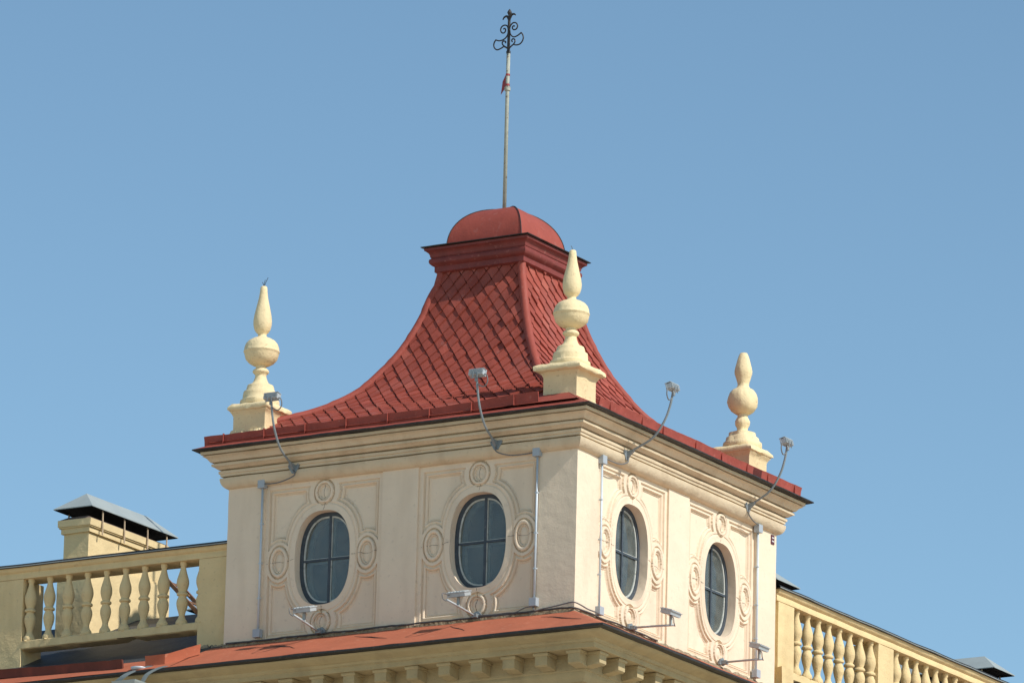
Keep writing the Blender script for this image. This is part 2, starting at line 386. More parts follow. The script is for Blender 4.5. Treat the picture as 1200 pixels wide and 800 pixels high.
def panel(mb, origin, ax, cu, seed):
    """plaster panel with its relief; ax 0: faces -Y, 1: faces +X; cu: centre along the wall"""
    nu, nz = 236, 280
    u = np.linspace(-PW/2, PW/2, nu+1); z = np.linspace(0, HB, nz+1)
    U, Zg = np.meshgrid(u, z, indexing='ij')
    H = relief(U, Zg, seed)
    de = sd_ell(U, Zg-ZC, OA, OB, OE)
    cu_ = .5*(U[:-1, :-1]+U[1:, 1:]); cz_ = .5*(Zg[:-1, :-1]+Zg[1:, 1:])
    keep = sd_ell(cu_, cz_-ZC, OA, OB, OE) > 0
    # snap the rim of the hole on to the oval
    kk = np.zeros(U.shape, int); kk[:-1, :-1] += keep; kk[1:, :-1] += keep; kk[:-1, 1:] += keep; kk[1:, 1:] += keep
    rim = (kk > 0) & (kk < 4) & (np.abs(de) < .06)
    q = (np.abs(U/OA)**OE+np.abs((Zg-ZC)/OB)**OE)**(1/OE)
    U = np.where(rim, U/q, U); Zg2 = np.where(rim, (Zg-ZC)/q+ZC, Zg)
    nzv = np.array([[noise.noise(Vector((cu+a*2.2, seed, b*2.2)))*.005+noise.noise(Vector((cu+a*9, seed, b*9)))*.0018 for b in z] for a in u])
    O = -DP+H+nzv
    O[0, :] = np.minimum(O[0, :], -.004); O[-1, :] = np.minimum(O[-1, :], -.004)
    idx = -np.ones(U.shape, int); used = kk > 0
    idx[used] = np.arange(used.sum())
    V = []
    for i, j in zip(*np.nonzero(used)):
        uu, oo, zz = U[i, j]+cu, O[i, j], Zg2[i, j]
        V.append((uu, -oo, zz) if ax == 0 else (oo, uu, zz))
    F = [(idx[i, j], idx[i+1, j], idx[i+1, j+1], idx[i, j+1]) for i, j in zip(*np.nonzero(keep))]
    mb.add(V, F)
    # reveal of the opening
    rows = []
    for dpt in (.0265, .04, .10, .20, .30):
        row = []
        for k in range(72):
            a = 2*math.pi*k/72; x, zz = oval(a)
            jn = .006*noise.noise(Vector((math.cos(a)*3, math.sin(a)*3+seed, dpt*9))) if dpt > .03 else 0
            x *= (1+jn); zz *= (1+jn)
            row.append((cu+x, dpt, ZC+zz) if ax == 0 else (-dpt, cu+x, ZC+zz))
        rows.append(row)
    mb.grid(rows, close_v=True)
LC = [-(A1+PW/2), -(W-A1-PW/2)]; RC = [A1+PW/2, W-A1-PW/2]
m = MB()
for i, c in enumerate(LC): panel(m, None, 0, c, 1.7+i*3)
for i, c in enumerate(RC): panel(m, None, 1, c, 8.3+i*3)
# pilasters: noise-ruffled boxes standing proud of the panels
def wavy_box(mb, a, b, n=22, jit=.003):
    (x0, y0, z0), (x1, y1, z1) = a, b; rows = []
    for k in range(n+1):
        z = z0+(z1-z0)*k/n; row = []
        def seg(p, q, mm):
            for i in range(mm):
                t = i/mm; row.append((p[0]+(q[0]-p[0])*t, p[1]+(q[1]-p[1])*t, z))
        seg((x0, y0), (x1, y0), 6); seg((x1, y0), (x1, y1), 6); seg((x1, y1), (x0, y1), 2); seg((x0, y1), (x0, y0), 2)
        rows.append([(x+jit*noise.noise(Vector((x*3, y*3, zz*3)))+jit*.4*noise.noise(Vector((x*14, y*14, zz*14))), y+jit*noise.noise(Vector((x*3+7, y*3, zz*3)))+jit*.4*noise.noise(Vector((x*14+3, y*14, zz*14))), zz) for x, y, zz in row])
    mb.grid(rows, close_v=True)
wavy_box(m, (-A1, -.001, 0), (.001, A1, HB))
wavy_box(m, (-W, 0, 0), (-W+A1, A1, HB)); wavy_box(m, (-A1, W-A1, 0), (0, W, HB))
wavy_box(m, (-A1-PW-CW, 0, 0), (-A1-PW, .3, HB)); wavy_box(m, (-.3, A1+PW, 0), (0, A1+PW+CW, HB))
m.box((-W, A1, 0), (-W+.3, W, HB)); m.box((-W, W-.3, 0), (-A1, W, HB))
m.build('wall', WALL, tower, autosmooth=50)
# dim room behind the windows, one closed shell with the floor and ceiling
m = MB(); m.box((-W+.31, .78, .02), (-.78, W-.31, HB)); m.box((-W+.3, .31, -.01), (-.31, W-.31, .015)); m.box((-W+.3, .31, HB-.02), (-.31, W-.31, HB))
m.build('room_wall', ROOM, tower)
# cornice
prof = [(-.09, 2.39), (.012, 2.40), (.040, 2.412), (.066, 2.434), (.086, 2.464), (.099, 2.498), (.105, 2.530), (.104, 2.556), (.040, 2.558), (.040, 2.580), (.098, 2.582), (.100, 2.618), (.118, 2.622), (.121, 2.662),
        (.060, 2.664), (.060, 2.684), (.130, 2.690), (.150, 2.706), (.175, 2.722), (.198, 2.730), (.200, 2.764), (.150, 2.766), (.150, 2.784), (.212, 2.790), (.228, 2.812), (.250, 2.840), (.280, 2.860), (.300, 2.868), (.302, 2.872), (.262, 2.874), (.262, 2.890), (.320, 2.892), (.322, 2.935), (.1, 2.945)]
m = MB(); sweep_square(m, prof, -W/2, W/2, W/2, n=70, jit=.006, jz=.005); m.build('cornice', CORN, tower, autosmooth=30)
m = MB(); sweep_square(m, [(.20, 2.937), (.405, 2.945), (.418, 2.952), (.414, 2.968), (.20, 2.995)], -W/2, W/2, W/2, n=90, jit=.014, jz=.010); m.build('drip_edge', BLACK, tower)
m = MB(); sweep_square(m, [(.409, 2.969), (.33, 3.005), (.2, 3.068), (.06, 3.14), (-.08, 3.215), (-.17, 3.27)], -W/2, W/2, W/2, n=70, jit=.006, jz=.008); m.build('eave_skirt', RED, tower, smooth=True)
# upright gutter strips
def strip(mb, pts, h, th=.02):
    rows = []; n = len(pts); P = [Vector(p) for p in pts]
    for i, p in enumerate(P):
        t = (P[min(i+1, n-1)]-P[max(i-1, 0)]); t.z = 0; t.normalize(); q = Vector((t.y, -t.x, 0))
        hh = h if not callable(h) else h(i/(n-1))
        lean = q*.018
        rows.append([tuple(p+q*th/2), tuple(p+q*th/2+lean*.4+Vector((0, 0, hh*.55))), tuple(p+q*(th/2+.008)+lean+Vector((0, 0, hh))), tuple(p-q*th/2+lean+Vector((0, 0, hh))), tuple(p-q*th/2)])
    k0 = len(mb.v); mb.grid(rows, close_v=True)
    mb.f.append(tuple(range(k0+4, k0-1, -1))); k = len(mb.v)-5; mb.f.append(tuple(range(k, k+5)))
    return mb
def line(a, b, n, jo, jz, sd=0):
    a = Vector(a); b = Vector(b); t = (b-a).normalized(); q = Vector((t.y, -t.x, 0)); out = []
    for i in range(n+1):
        p = a+(b-a)*i/n; nv = Vector((p.x*1.8+sd, p.y*1.8, sd))
        out.append(p+q*jo*noise.noise(nv)+Vector((0, 0, jz*(noise.noise(nv*1.4+Vector((4, 4, 4)))+.6*noise.noise(nv*4)))))
    return out
gl = MB(); strip(gl, line((-W-.33, -.20, 3.05), (-2.2, -.20, 3.055), 40, .012, .012, 1)+line((-2.1, -.20, 3.06), (-.56, -.20, 3.115), 18, .012, .012, 1), .145)
gl = gl.build('gutter', GUTR, tower, autosmooth=40)
gr = MB(); strip(gr, line((.215, .20, 3.035), (.215, W+.34, 3.035), 60, .010, .010, 5), .150); gr = gr.build('gutter', GUTR, tower, autosmooth=40)
for k in range(8):
    x = -6.0+.72*k; zz = 3.06+(.055*max(0, (x+2.1)/1.55)); m = MB()
    m.box((x-.004, -.248, zz-.005), (x+.004, -.205, zz+.150), .002); m.build('seam', GUTR, gl)
for k in range(8):
    y = .55+.8*k+random.uniform(-.1, .1); m = MB(); m.box((.232, y-.004, 3.03), (.254, y+.004, 3.182), .002); m.build('seam', GUTR, gr)
# bell-cast roof
RX, RYc = -3.08, 2.95
HZ = [(3.20, 3.10), (2.95, 3.245), (2.72, 3.365), (2.48, 3.49), (2.22, 3.60), (1.97, 3.735), (1.70, 3.935), (1.51, 4.13), (1.325, 4.40), (1.16, 4.67), (1.04, 4.93), (.91, 5.27), (.82, 5.60), (.735, 5.85), (.70, 6.12)]
cur = smooth_pts([(h, 0, z) for h, z in HZ], 10)
cl = [0.0]
for i in range(1, len(cur)): cl.append(cl[-1]+(cur[i]-cur[i-1]).length)
LEN = cl[-1]
def at_s(s):
    s = min(max(s, 0), LEN-1e-4)
    i = int(np.searchsorted(cl, s, side='right'))-1; i = min(max(i, 0), len(cur)-2)
    f = (s-cl[i])/(cl[i+1]-cl[i]); p = cur[i]*(1-f)+cur[i+1]*f; t = (cur[i+1]-cur[i]).normalized()
    return p.x, p.z, Vector((t.x, t.z))       # half width, z, tangent (dh, dz)
def face_pt(sd, u, s, lift=0.0):
    h, z, t = at_s(s); nh, nz_ = t.y, -t.x     # outward normal in (h,z)
    h2 = h+nh*lift; z2 = z+nz_*lift
    if sd == 0: return (RX+u, RYc-h2, z2)
    if sd == 1: return (RX+h2, RYc+u, z2)
    if sd == 2: return (RX-u, RYc+h2, z2)
    return (RX-h2, RYc-u, z2)
roof = MB()
for sd in range(4):
    roof.grid([[face_pt(sd, at_s(LEN*i/60)[0]*f, LEN*i/60, -.012) for f in (-1, -.5, 0, .5, 1)] for i in range(61)])
tile_roof = roof.build('roof', RED, tower, smooth=True)
TW, TH = .222, .30
m = MB()
for sd in range(4):
    nr = int(LEN/(TH/2))
    for r in range(nr, -1, -1):
        s0 = r*TH/2+.12                              # bottom tip of this course
        off = 0 if r % 2 else TW/2
        hh = at_s(s0+TH*.5)[0]
        for c in range(-16, 17):
            u = c*TW+off
            if abs(u) > hh+TW*.45 or s0 > LEN-.03: continue
            if abs(u) > 2.25 and hh > 2.3: continue      # the pedestals stand here
            lift = .037+random.uniform(-.006, .009); tw = random.uniform(-.006, .006)
            if random.random() < .012: lift += .03
            e = .012
            def cl_u(uu, s):
                hm = at_s(s)[0]-.01
                return max(-hm, min(hm, uu))
            B = s0; Mi = s0+TH*.47; Tp = min(s0+TH*1.02, LEN-.005)
            jb = random.uniform(-.006, .006)
            v = [face_pt(sd, cl_u(u+jb, B), B, lift), face_pt(sd, cl_u(u+TW/2-e, Mi), Mi, lift*.72+tw), face_pt(sd, cl_u(u, Tp), Tp, .002), face_pt(sd, cl_u(u-TW/2+e, Mi), Mi, lift*.72-tw),
                 face_pt(sd, cl_u(u+jb, B), B, -.006), face_pt(sd, cl_u(u+TW/2-e, Mi), Mi, -.004), face_pt(sd, cl_u(u-TW/2+e, Mi), Mi, -.004)]
            m.add(v, [(0, 1, 3), (1, 2, 3), (0, 4, 5, 1), (3, 6, 4, 0)])
m.build('tile', TILE, tile_roof)
n = TILE.node_tree.nodes; l = TILE.node_tree.links; bs = n['Principled BSDF']
geo = n.new('ShaderNodeNewGeometry'); rp = n.new('ShaderNodeValToRGB'); rp.color_ramp.elements[0].color = (.80, .78, .78, 1); rp.color_ramp.elements[1].color = (1.10, 1.10, 1.10, 1)
e_ = rp.color_ramp.elements.new(.93); e_.color = (1.02, 1.02, 1.02, 1); rp.color_ramp.elements[2].color = (1.10, 1.25, 1.25, 1)
mu = n.new('ShaderNodeMix'); mu.data_type = 'RGBA'; mu.blend_type = 'MULTIPLY'; mu.inputs[0].default_value = 1
src = bs.inputs['Base Color'].links[0].from_socket
l.new(geo.outputs['Random Per Island'], rp.inputs[0]); l.new(src, mu.inputs[6]); l.new(rp.outputs[0], mu.inputs[7]); l.new(mu.outputs[2], bs.inputs['Base Color'])
for k, (sx, sy) in enumerate(((1, -1), (-1, -1), (1, 1), (-1, 1))):
    pts = []; rr = []
    nseg = 46
    for i in range(nseg+1):
        s0_ = .125 if k == 1 else .20
        s = LEN*(s0_+(1-s0_)*i/nseg); h, z, t = at_s(s)
        pts.append((RX+sx*h, RYc+sy*h, z+.012)); rr.append(.064-.004*(i % 6 == 0)+.0045*(i % 6 == 1))
    mm = MB(); mm.tube(pts, rr, 14); mm.build('hip_roll', RED, tile_roof, autosmooth=40)
# cap moulding and the little dome
prof = [(.66, 6.02), (.715, 6.03), (.735, 6.045), (.735, 6.125), (.755, 6.135), (.775, 6.15), (.797, 6.175), (.803, 6.205), (.797, 6.235), (.778, 6.25), (.775, 6.262), (.787, 6.27), (.79, 6.30), (.805, 6.33), (.835, 6.355), (.855, 6.365), (.858, 6.40), (.80, 6.404)]
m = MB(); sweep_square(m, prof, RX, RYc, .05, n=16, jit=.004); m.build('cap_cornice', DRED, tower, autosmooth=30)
m = MB(); sweep_square(m, [(.70, 6.405), (.892, 6.408), (.900, 6.416), (.895, 6.424), (.70, 6.435)], RX, RYc, .05, n=16, jit=.006); m.build('drip_edge', BLACK, tower)
m = MB(); sweep_square(m, [(.890, 6.426), (.60, 6.475)], RX, RYc, .05, n=8)
dp = [(.655*math.cos(a)**.86 if a < 1.57 else 0.004, 6.462+.665*math.sin(a)) for a in [math.pi/2*i/16 for i in range(17)]]
sweep_square(m, [(.662, 6.45)]+dp, RX, RYc, 0, n=10, jit=.005); dome = m.build('dome', RED, tower, autosmooth=60)
for sx, sy in ((1, -1), (-1, -1), (1, 1), (-1, 1)):
    mm = MB(); mm.tube([(RX+sx*(h+.004), RYc+sy*(h+.004), z+.004) for h, z in dp], .007, 8); mm.build('seam', BLACK, dome)

# windows
def window(ax, cu, k):
    def P(x, d, z): return (cu+x, d, ZC+z) if ax == 0 else (-d, cu+x, ZC+z)
    def ring(mb, o0, o1, d0, d1):
        A = []
        for (o, d) in ((o0, d0), (o1, d0), (o1, d1), (o0, d1)):
            A.append([P(*(lambda q: (q[0], d, q[1]))(oval(2*math.pi*i/72, 1, o))) for i in range(72)])
        mb.grid(A, close_u=True, close_v=True)
    f = MB(); ring(f, .004, -.058, .165, .225)
    fr = f.build('window', WFRAME, tower, autosmooth=40)
    s = MB(); ring(s, -.0582, -.082, .182, .215)
    def bar(mb, x0, x1, z0, z1, d0, d1):
        a = P(x0, d0, z0); b = P(x1, d1, z1)
        mb.box((min(a[0], b[0]), min(a[1], b[1]), a[2]), (max(a[0], b[0]), max(a[1], b[1]), b[2]))
    xm = .035 if ax == 0 else -.02
    s.build('sash', WPALE, fr, autosmooth=40)
    q = MB(); bar(q, xm-.020, xm+.020, -OB+.05, OB-.05, .172, .212); bar(q, -OA+.05, xm-.0205, -.016, .016, .174, .210); bar(q, xm+.0205, OA-.05, -.016, .016, .174, .210)
    q.build('glazing_bar', WFRAME, fr)
    # worn putty lines beside the bars
    q = MB(); bar(q, xm+.021, xm+.034, -OB+.07, -.018, .184, .207); bar(q, xm+.021, xm+.034, .018, OB-.07, .184, .207)
    bar(q, -OA+.07, xm-.022, .0165, .027, .184, .207); bar(q, xm+.036, OA-.07, .0165, .027, .184, .207)
    q.build('putty', WPALE, fr)
    p = MB(); pts = [P(oval(2*math.pi*i/72, 1, -.07)[0], .196, oval(2*math.pi*i/72, 1, -.07)[1]) for i in range(72)]
    pts2 = [P(oval(2*math.pi*i/72, 1, -.07)[0], .199, oval(2*math.pi*i/72, 1, -.07)[1]) for i in range(72)]
    p.prism(pts, Vector(pts2[0])-Vector(pts[0])); p.build('pane', GLASS, fr)
    # second, inner casement
    i2 = MB(); ring(i2, .03, -.10, .33, .37)
    bar(i2, -.035, .035, -OB+.08, OB-.08, .332, .366); bar(i2, -OA+.08, -.036, -.02, .02, .334, .364); bar(i2, .036, OA-.08, -.02, .02, .334, .364)
    i2.build('inner_casement', WPALE, fr, autosmooth=40)
    return fr
for k, c in enumerate(LC): window(0, c, k)
for k, c in enumerate(RC): window(1, c, k)
# hairline cracks that run through the medallions
def crack(ax, pts, wd=.007, depth=.004):
    P = smooth_pts([(u, 0, z) for u, z in pts], 6); out = []
    for i, p in enumerate(P):
        j = Vector((noise.noise(Vector((p.x*30, p.z*30, 1)))*.012, 0, noise.noise(Vector((p.x*30, p.z*30, 7)))*.012)); q = p+j
        c = min(LC if ax == 0 else RC, key=lambda cc: abs(cc-q.x))
        hgt = float(relief(np.array([[q.x-c]]), np.array([[q.z]]), 0)[0, 0])-DP
        out.append((q.x, -hgt-.001, q.z) if ax == 0 else (hgt+.001, q.x, q.z))
    n = len(out); mb = MB(); mb.tube(out, [wd*(.35+.65*abs(math.sin(i*1.7)))*.5 for i in range(n)], 5)
    mb.build('crack', CRACK, tower)
for c in LC:
    crack(0, [(c+.01, 2.33), (c-.01, 2.2), (c+.015, 2.08), (c, 1.94)]); crack(0, [(c, .49), (c+.012, .35), (c-.01, .22), (c+.006, .09)], .010)
    crack(0, [(c+.50, 1.21), (c+.66, 1.22), (c+.78, 1.20), (c+.95, 1.24)]); crack(0, [(c-.98, 1.19), (c-.8, 1.21), (c-.66, 1.2), (c-.5, 1.23)])
for c in RC:
    crack(1, [(c, 2.32), (c+.01, 2.17), (c-.01, 1.95)]); crack(1, [(c+.5, 1.2), (c+.66, 1.17), (c+.8, 1.15), (c+.97, 1.16)], .009); crack(1, [(c-.98, 1.2), (c-.75, 1.22), (c-.52, 1.2)])
# broken mortar along the foot of the wall
m = MB(); rows = []
path = [(-W+W*k/200, -.0) for k in range(200)]+[(.0, W*k/160) for k in range(161)]
for k, (x, y) in enumerate(path):
    nv = Vector((x*5, y*5, 2)); hgt = .030+.028*noise.noise(nv)+.020*noise.noise(nv*3.1); o = .026+.014*noise.noise(nv*1.9+Vector((5, 5, 5)))
    hgt = max(hgt, .006)
    dx, dy = (0, -1) if k < 199 else ((.7, -.7) if k in (199, 200) else (1, 0))
    rows.append([(x-dx*.03, y-dy*.03, hgt*1.2), (x+dx*o*.5, y+dy*o*.5, hgt), (x+dx*o, y+dy*o, -.03)])
m.grid(rows)
m.build('wall_foot', MORTAR, tower)

# ------------------------------------------------------------------ urn finials on the corners
FPROF = [(.29, 0), (.298, .03), (.296, .07), (.262, .095), (.258, .16), (.252, .20), (.215, .225), (.205, .275), (.195, .30), (.13, .33), (.105, .37), (.088, .42), (.082, .455), (.10, .475), (.122, .495), (.124, .515), (.105, .54),
         (.082, .555), (.075, .57), (.080, .588), (.13, .603), (.19, .638), (.238, .69), (.256, .755), (.264, .79), (.270, .795), (.270, .812), (.265, .818), (.260, .86), (.240, .915), (.20, .96), (.14, .995), (.078, 1.018), (.062, 1.04), (.066, 1.065), (.095, 1.09),
         (.122, 1.13), (.138, 1.20), (.140, 1.26), (.130, 1.34), (.112, 1.42), (.090, 1.51), (.070, 1.60), (.057, 1.69), (.05, 1.76), (.035, 1.775)]
FPROF2 = [(.29, 0), (.298, .03), (.29, .07), (.255, .095), (.25, .14), (.21, .17), (.205, .22), (.15, .235), (.09, .25), (.08, .275), (.085, .30), (.112, .345), (.117, .39), (.095, .43), (.080, .455), (.080, .49), (.12, .505), (.175, .54), (.215, .60), (.232, .67), (.228, .74), (.205, .80), (.165, .845), (.105, .875), (.084, .91), (.088, .95),
          (.112, 1.02), (.130, 1.08), (.136, 1.12), (.128, 1.17), (.108, 1.25), (.084, 1.32), (.062, 1.37), (.048, 1.385)]
def finial(x, y, label, prof, seed, wob, wires, zb=3.08, cw=1.0, drop=0.0):
    t = thing('urn_finial', label, 'finial', (x, y, zb), 0, 'urn finials standing on the corners of the tower roof')
    p = MB(); n = 10; rows = []
    for (h, z) in [(.282, -.16), (.28, .02), (.279, .17), (.278, .46), (.287, .485), (.30, .51), (.318, .53), (.325, .545)]:
        if z > .1: z -= drop
        row = []
        for k in range(4*n):
            sd, f = k//n, -1+2*(k % n)/n
            q = [(f*h, -h), (h, f*h), (-f*h, h), (-h, -f*h)][sd]
            nv = Vector((q[0]*6+seed, q[1]*6, z*7)); d = 1+.022*noise.noise(nv)+.012*noise.noise(nv*3)
            row.append((q[0]*d, q[1]*d, z))
        rows.append(row)
    p.grid(rows, close_v=True)
    p.build('pedestal', FIN, t, autosmooth=50)
    c = MB(); rows = []
    for (h, z) in [(.30, .537), (.372, .545), (.392, .562), (.395, .605), (.385, .625), (.34, .655), (.2, .685)]:
        h *= cw; z -= drop
        row = []
        for k in range(4*n):
            sd, f = k//n, -1+2*(k % n)/n
            q = [(f*h, -h), (h, f*h), (-f*h, h), (-h, -f*h)][sd]
            nv = Vector((q[0]*6+seed*2, q[1]*6, z*9)); d = 1+.035*noise.noise(nv)+.03*noise.noise(nv*3)
            row.append((q[0]*d, q[1]*d, z+.020*noise.noise(nv*1.7)))
        rows.append(row)
    c.grid(rows, close_v=True); c.f.append(tuple(range(len(c.v)-4*n, len(c.v)))); c.build('pedestal_cap', FIN, t, autosmooth=50)
    u = MB(); ks = (prof[-1][1]+drop)/prof[-1][1]
    u.lathe([(r, z*ks+.665-drop) for r, z in prof], n=44, wob=wob, seed=seed)
    u.build('urn', FIN, t, autosmooth=50)
    top = prof[-1][1]+.655
    mw = MB()
    for k in range(wires): mw.tube(smooth_pts([(.01*k, .0, top-.02), (.015*k-.01, .0, top+.04), (.05*(k-.6), 0, top+.08+.03*k)], 3), .0045, 5)
    if wires: mw.build('wire', IRON, t)
    # crumbled mortar collar at the foot
    mm = MB(); rows = []
    for (h, z) in [(.27, -.10), (.335, -.10), (.33, .06), (.30, .13), (.27, .15)]:
        row = []
        for k in range(96):
            sd, f = k//24, -1+2*(k % 24)/24
            q = [(f*h, -h), (h, f*h), (-f*h, h), (-h, -f*h)][sd]
            nv = Vector((q[0]*11+seed, q[1]*11, z*3)); d = 1+.05*noise.noise(nv)+.04*noise.noise(nv*2.7)
            row.append((q[0]*d, q[1]*d, z+(.075*noise.noise(nv*.9+Vector((3, 0, 0)))+.03*noise.noise(nv*3) if z > 0 else 0)))
        rows.append(row)
    mm.grid(rows, close_v=True)
    mm.build('mortar', FIN, t)
    return t
finial(-W+.24, .39, 'cream urn finial with a bare wire at its tip on the left roof corner', FPROF, 1.3, .02, 3, 3.17, .89, .09)
finial(-.39, .39, 'cream urn finial on cracked pedestal in front of the red tiles, nearest roof corner', FPROF, 5.1, .03, 1)
finial(-.40, W-.40, 'shorter lumpy cream urn finial with broken tip on the right roof corner', FPROF2, 9.7, .07, 0, 3.16, .88, .12)

# ------------------------------------------------------------------ mast with wrought iron top
mast = thing('roof_mast', 'tall thin pale pole with black wrought iron scrolls on the red dome', 'mast', (-3.117, 2.929, 7.1))
m = MB(); m.tube([(0, 0, -.04), (0, 0, 1.95), (.002, 0, 2.55)], [.030, .029, .029], 12); m.build('pole', POLE, mast, smooth=True)
m = MB(); m.lathe([(.035, 1.925), (.046, 1.93), (.046, 1.985), (.033, 1.99)], n=14); m.build('collar', POLE, mast, autosmooth=40)
m = MB(); fd = Vector((-.958, .287, 0))
pen = [Vector((0, 0, 2.185))+fd*.03, Vector((0, 0, 2.19))+fd*.05, Vector((0, 0, 2.10))+fd*.115, Vector((0, 0, 2.0))+fd*.13, Vector((0, 0, 1.90))+fd*.15, Vector((0, 0, 1.98))+fd*.06, Vector((0, 0, 2.0))+fd*.03]
m.prism(pen, Vector((.287, .958, 0))*.006); m.build('pennant', FLAG, mast)
for zz in (2.005, 2.165):
    m = MB(); m.lathe([(.034, 0), (.034, .03)], (0, 0, zz), 14); m.build('band', FLAG, mast)
m = MB(); ud = Vector((.958, -.287, 0))
def sp(X, Y): return ud*((X-583)/278)+Vector((0, 0, 3.224-((Y+.21*(X-583))-60)/396))
def crv(pts, r=.011):
    q = MB(); q.tube(smooth_pts([sp(*p) for p in pts], 5), r, 7); q.build('scroll', IRON, mast, smooth=True)
m.tube([(0, 0, 2.54), (0, 0, 3.02), (0, 0, 3.10)], [.024, .022, .020], 10)
m.lathe([(.03, 2.52), (.034, 2.53), (.034, 2.56), (.026, 2.57)], n=12)
m.tube(smooth_pts([sp(584, 122), sp(584, 100), sp(584, 82), sp(584, 68), sp(584, 54)], 4), [.022]*5+[.020, .022, .027, .032]+[.036, .036, .033, .029]+[.023, .016, .009, .003], 9)
crv([(580, 118), (572, 102), (560, 99), (548, 108), (543, 121)], [.020, .020, .02, .02, .02]+[.018]*5+[.015]*5+[.011]*4+[.006, .004]); crv([(588, 112), (597, 93), (608, 88), (618, 91), (624, 98)], [.020]*5+[.018]*5+[.015]*5+[.011]*4+[.006, .004])
crv([(586, 200), (589, 170), (600, 150), (615, 143), (630, 150), (637, 168), (628, 186), (612, 188), (604, 176), (610, 164), (618, 166)])
crv([(580, 205), (576, 172), (566, 157), (550, 155), (535, 165), (530, 184), (540, 202), (555, 201), (562, 187), (556, 175), (548, 178)])
crv([(587, 180), (592, 212), (605, 230), (622, 234), (643, 225), (661, 211)]); crv([(661, 211), (670, 224), (675, 245), (668, 268), (652, 284), (632, 287), (612, 283), (600, 292), (586, 306)])
crv([(588, 300), (610, 284), (622, 268), (621, 252), (610, 246), (602, 254), (606, 265)])
crv([(580, 190), (575, 218), (562, 237), (543, 248), (520, 250), (500, 243)]); crv([(502, 243), (492, 258), (489, 278), (496, 297), (513, 307), (535, 300), (552, 291), (566, 297), (580, 308)])
crv([(579, 302), (556, 288), (544, 274), (543, 261), (554, 255), (564, 261), (562, 270)])
m.build('iron_spike', IRON, mast, autosmooth=50)

# ------------------------------------------------------------------ floodlights
def floodlight_up(label, loc, rz, reach, box_dir, box_off):
    t = thing('floodlight', label, 'floodlight', loc, rz, 'floodlights on curved arms above the cornice')
    p = MB(); p.prism([(-.10, -.012, .045), (.10, -.012, .045), (.095, -.012, .0), (.03, -.012, -.10), (-.03, -.012, -.10), (-.095, -.012, 0)], (0, .02, 0))
    for bx in (-.075, .075): p.lathe([(.013, -.008), (.013, .012)], (bx, -.02, .02), 8)
    p.prism([(-.02, -.012, .03), (-.02, -.12, .05), (-.02, -.12, .02), (-.02, -.012, -.07)], (.04, 0, 0)); p.build('wall_plate', STEELD, t)
    a = smooth_pts([(0, -.02, -.01), (0, -.12, .045), (0, -.34*reach/.6, .19), (0, -.49*reach/.6, .42), (0, -.565*reach/.6, .65), (0, -.60*reach/.6, .86)], 7)
    q = MB(); q.tube(a, .017, 10); k3 = len(a)//5
    q.build('arm', STEELD, t, smooth=True)
    hx, hy, hz = a[-1]
    h = thing_part_head(t, (hx, hy, hz))
    c = MB(); s = box_dir
    c.tube(smooth_pts([(s*.115, hy+.01, hz+.03), (s*.17, hy, hz), (s*.185, hy, hz-.09), (s*.14, hy, hz-.155), (s*.08, hy+.005, hz-.15), (s*.01, hy+.01, hz-.10)], 5), .009, 7)
    c.build('cable', GCABLE, t, smooth=True); c = MB()
    c.tube(smooth_pts([(0, -.03, -.06), (s*.03, -.035, -.14), (box_off*.35, -.015, -.205), (box_off*.7, .0, -.215), (box_off, .045, -.19)] if box_off else [(0, -.03, -.06), (0, -.04, -.16), (-.08, .02, -.2)], 5), .010, 7)
    c.build('cable', GCABLE, t, smooth=True)
    return t
def thing_part_head(t, hp):
    hx, hy, hz = hp; ca, sa = math.cos(rad(-14)), math.sin(rad(-14))
    def R(x, y, z): return (hx+x, hy+y*ca-z*sa, hz+.055+y*sa+z*ca)
    hb = MB()
    def rb(a, b):
        k = len(hb.v); hb.box(a, b)
        hb.v[k:] = [R(*p) for p in hb.v[k:]]
    rb((-.120, -.025, -.040), (.120, .040, .040))
    for k in range(4): rb((-.118, -.046, -.036+.021*k), (.118, -.0255, -.028+.021*k))
    rb((-.128, .0405, -.048), (.128, .056, .050)); rb((-.126, -.035, .0505), (.126, .068, .057))
    h = hb.build('lamp_housing', GALV, t)
    y = MB()
    k = len(y.v)
    for sx in (-.035, .035): y.box((hx+sx-.008, hy-.060, hz-.03), (hx+sx+.008, hy-.050, hz+.065))
    y.lathe([(.024, -.05), (.024, .0)], (hx, hy-.01, hz-.02), 10)
    y.build('yoke', STEELD, h)
    g = MB(); k = len(g.v); g.box((-.112, .0565, -.038), (.112, .061, .042)); g.v = [R(*p) for p in g.v]; g.build('lamp_glass', LENS, h)
    return h
floodlight_up('floodlight on curved arm beside the left urn finial, farthest left', (-4.81, -.105, 2.60), 0, .68, 1, -.57)
floodlight_up('floodlight on curved arm silhouetted against the red tiles, left facade', (-1.315, -.105, 2.59), 0, .60, 1, .63)
floodlight_up('floodlight on curved arm against the sky, right of the nearest urn finial', (.105, 1.24, 2.59), rad(90), .76, -1, -.55)
floodlight_up('floodlight on curved arm against the sky, right of the broken tipped urn finial', (.105, 4.92, 2.61), rad(90), .66, -1, .44)
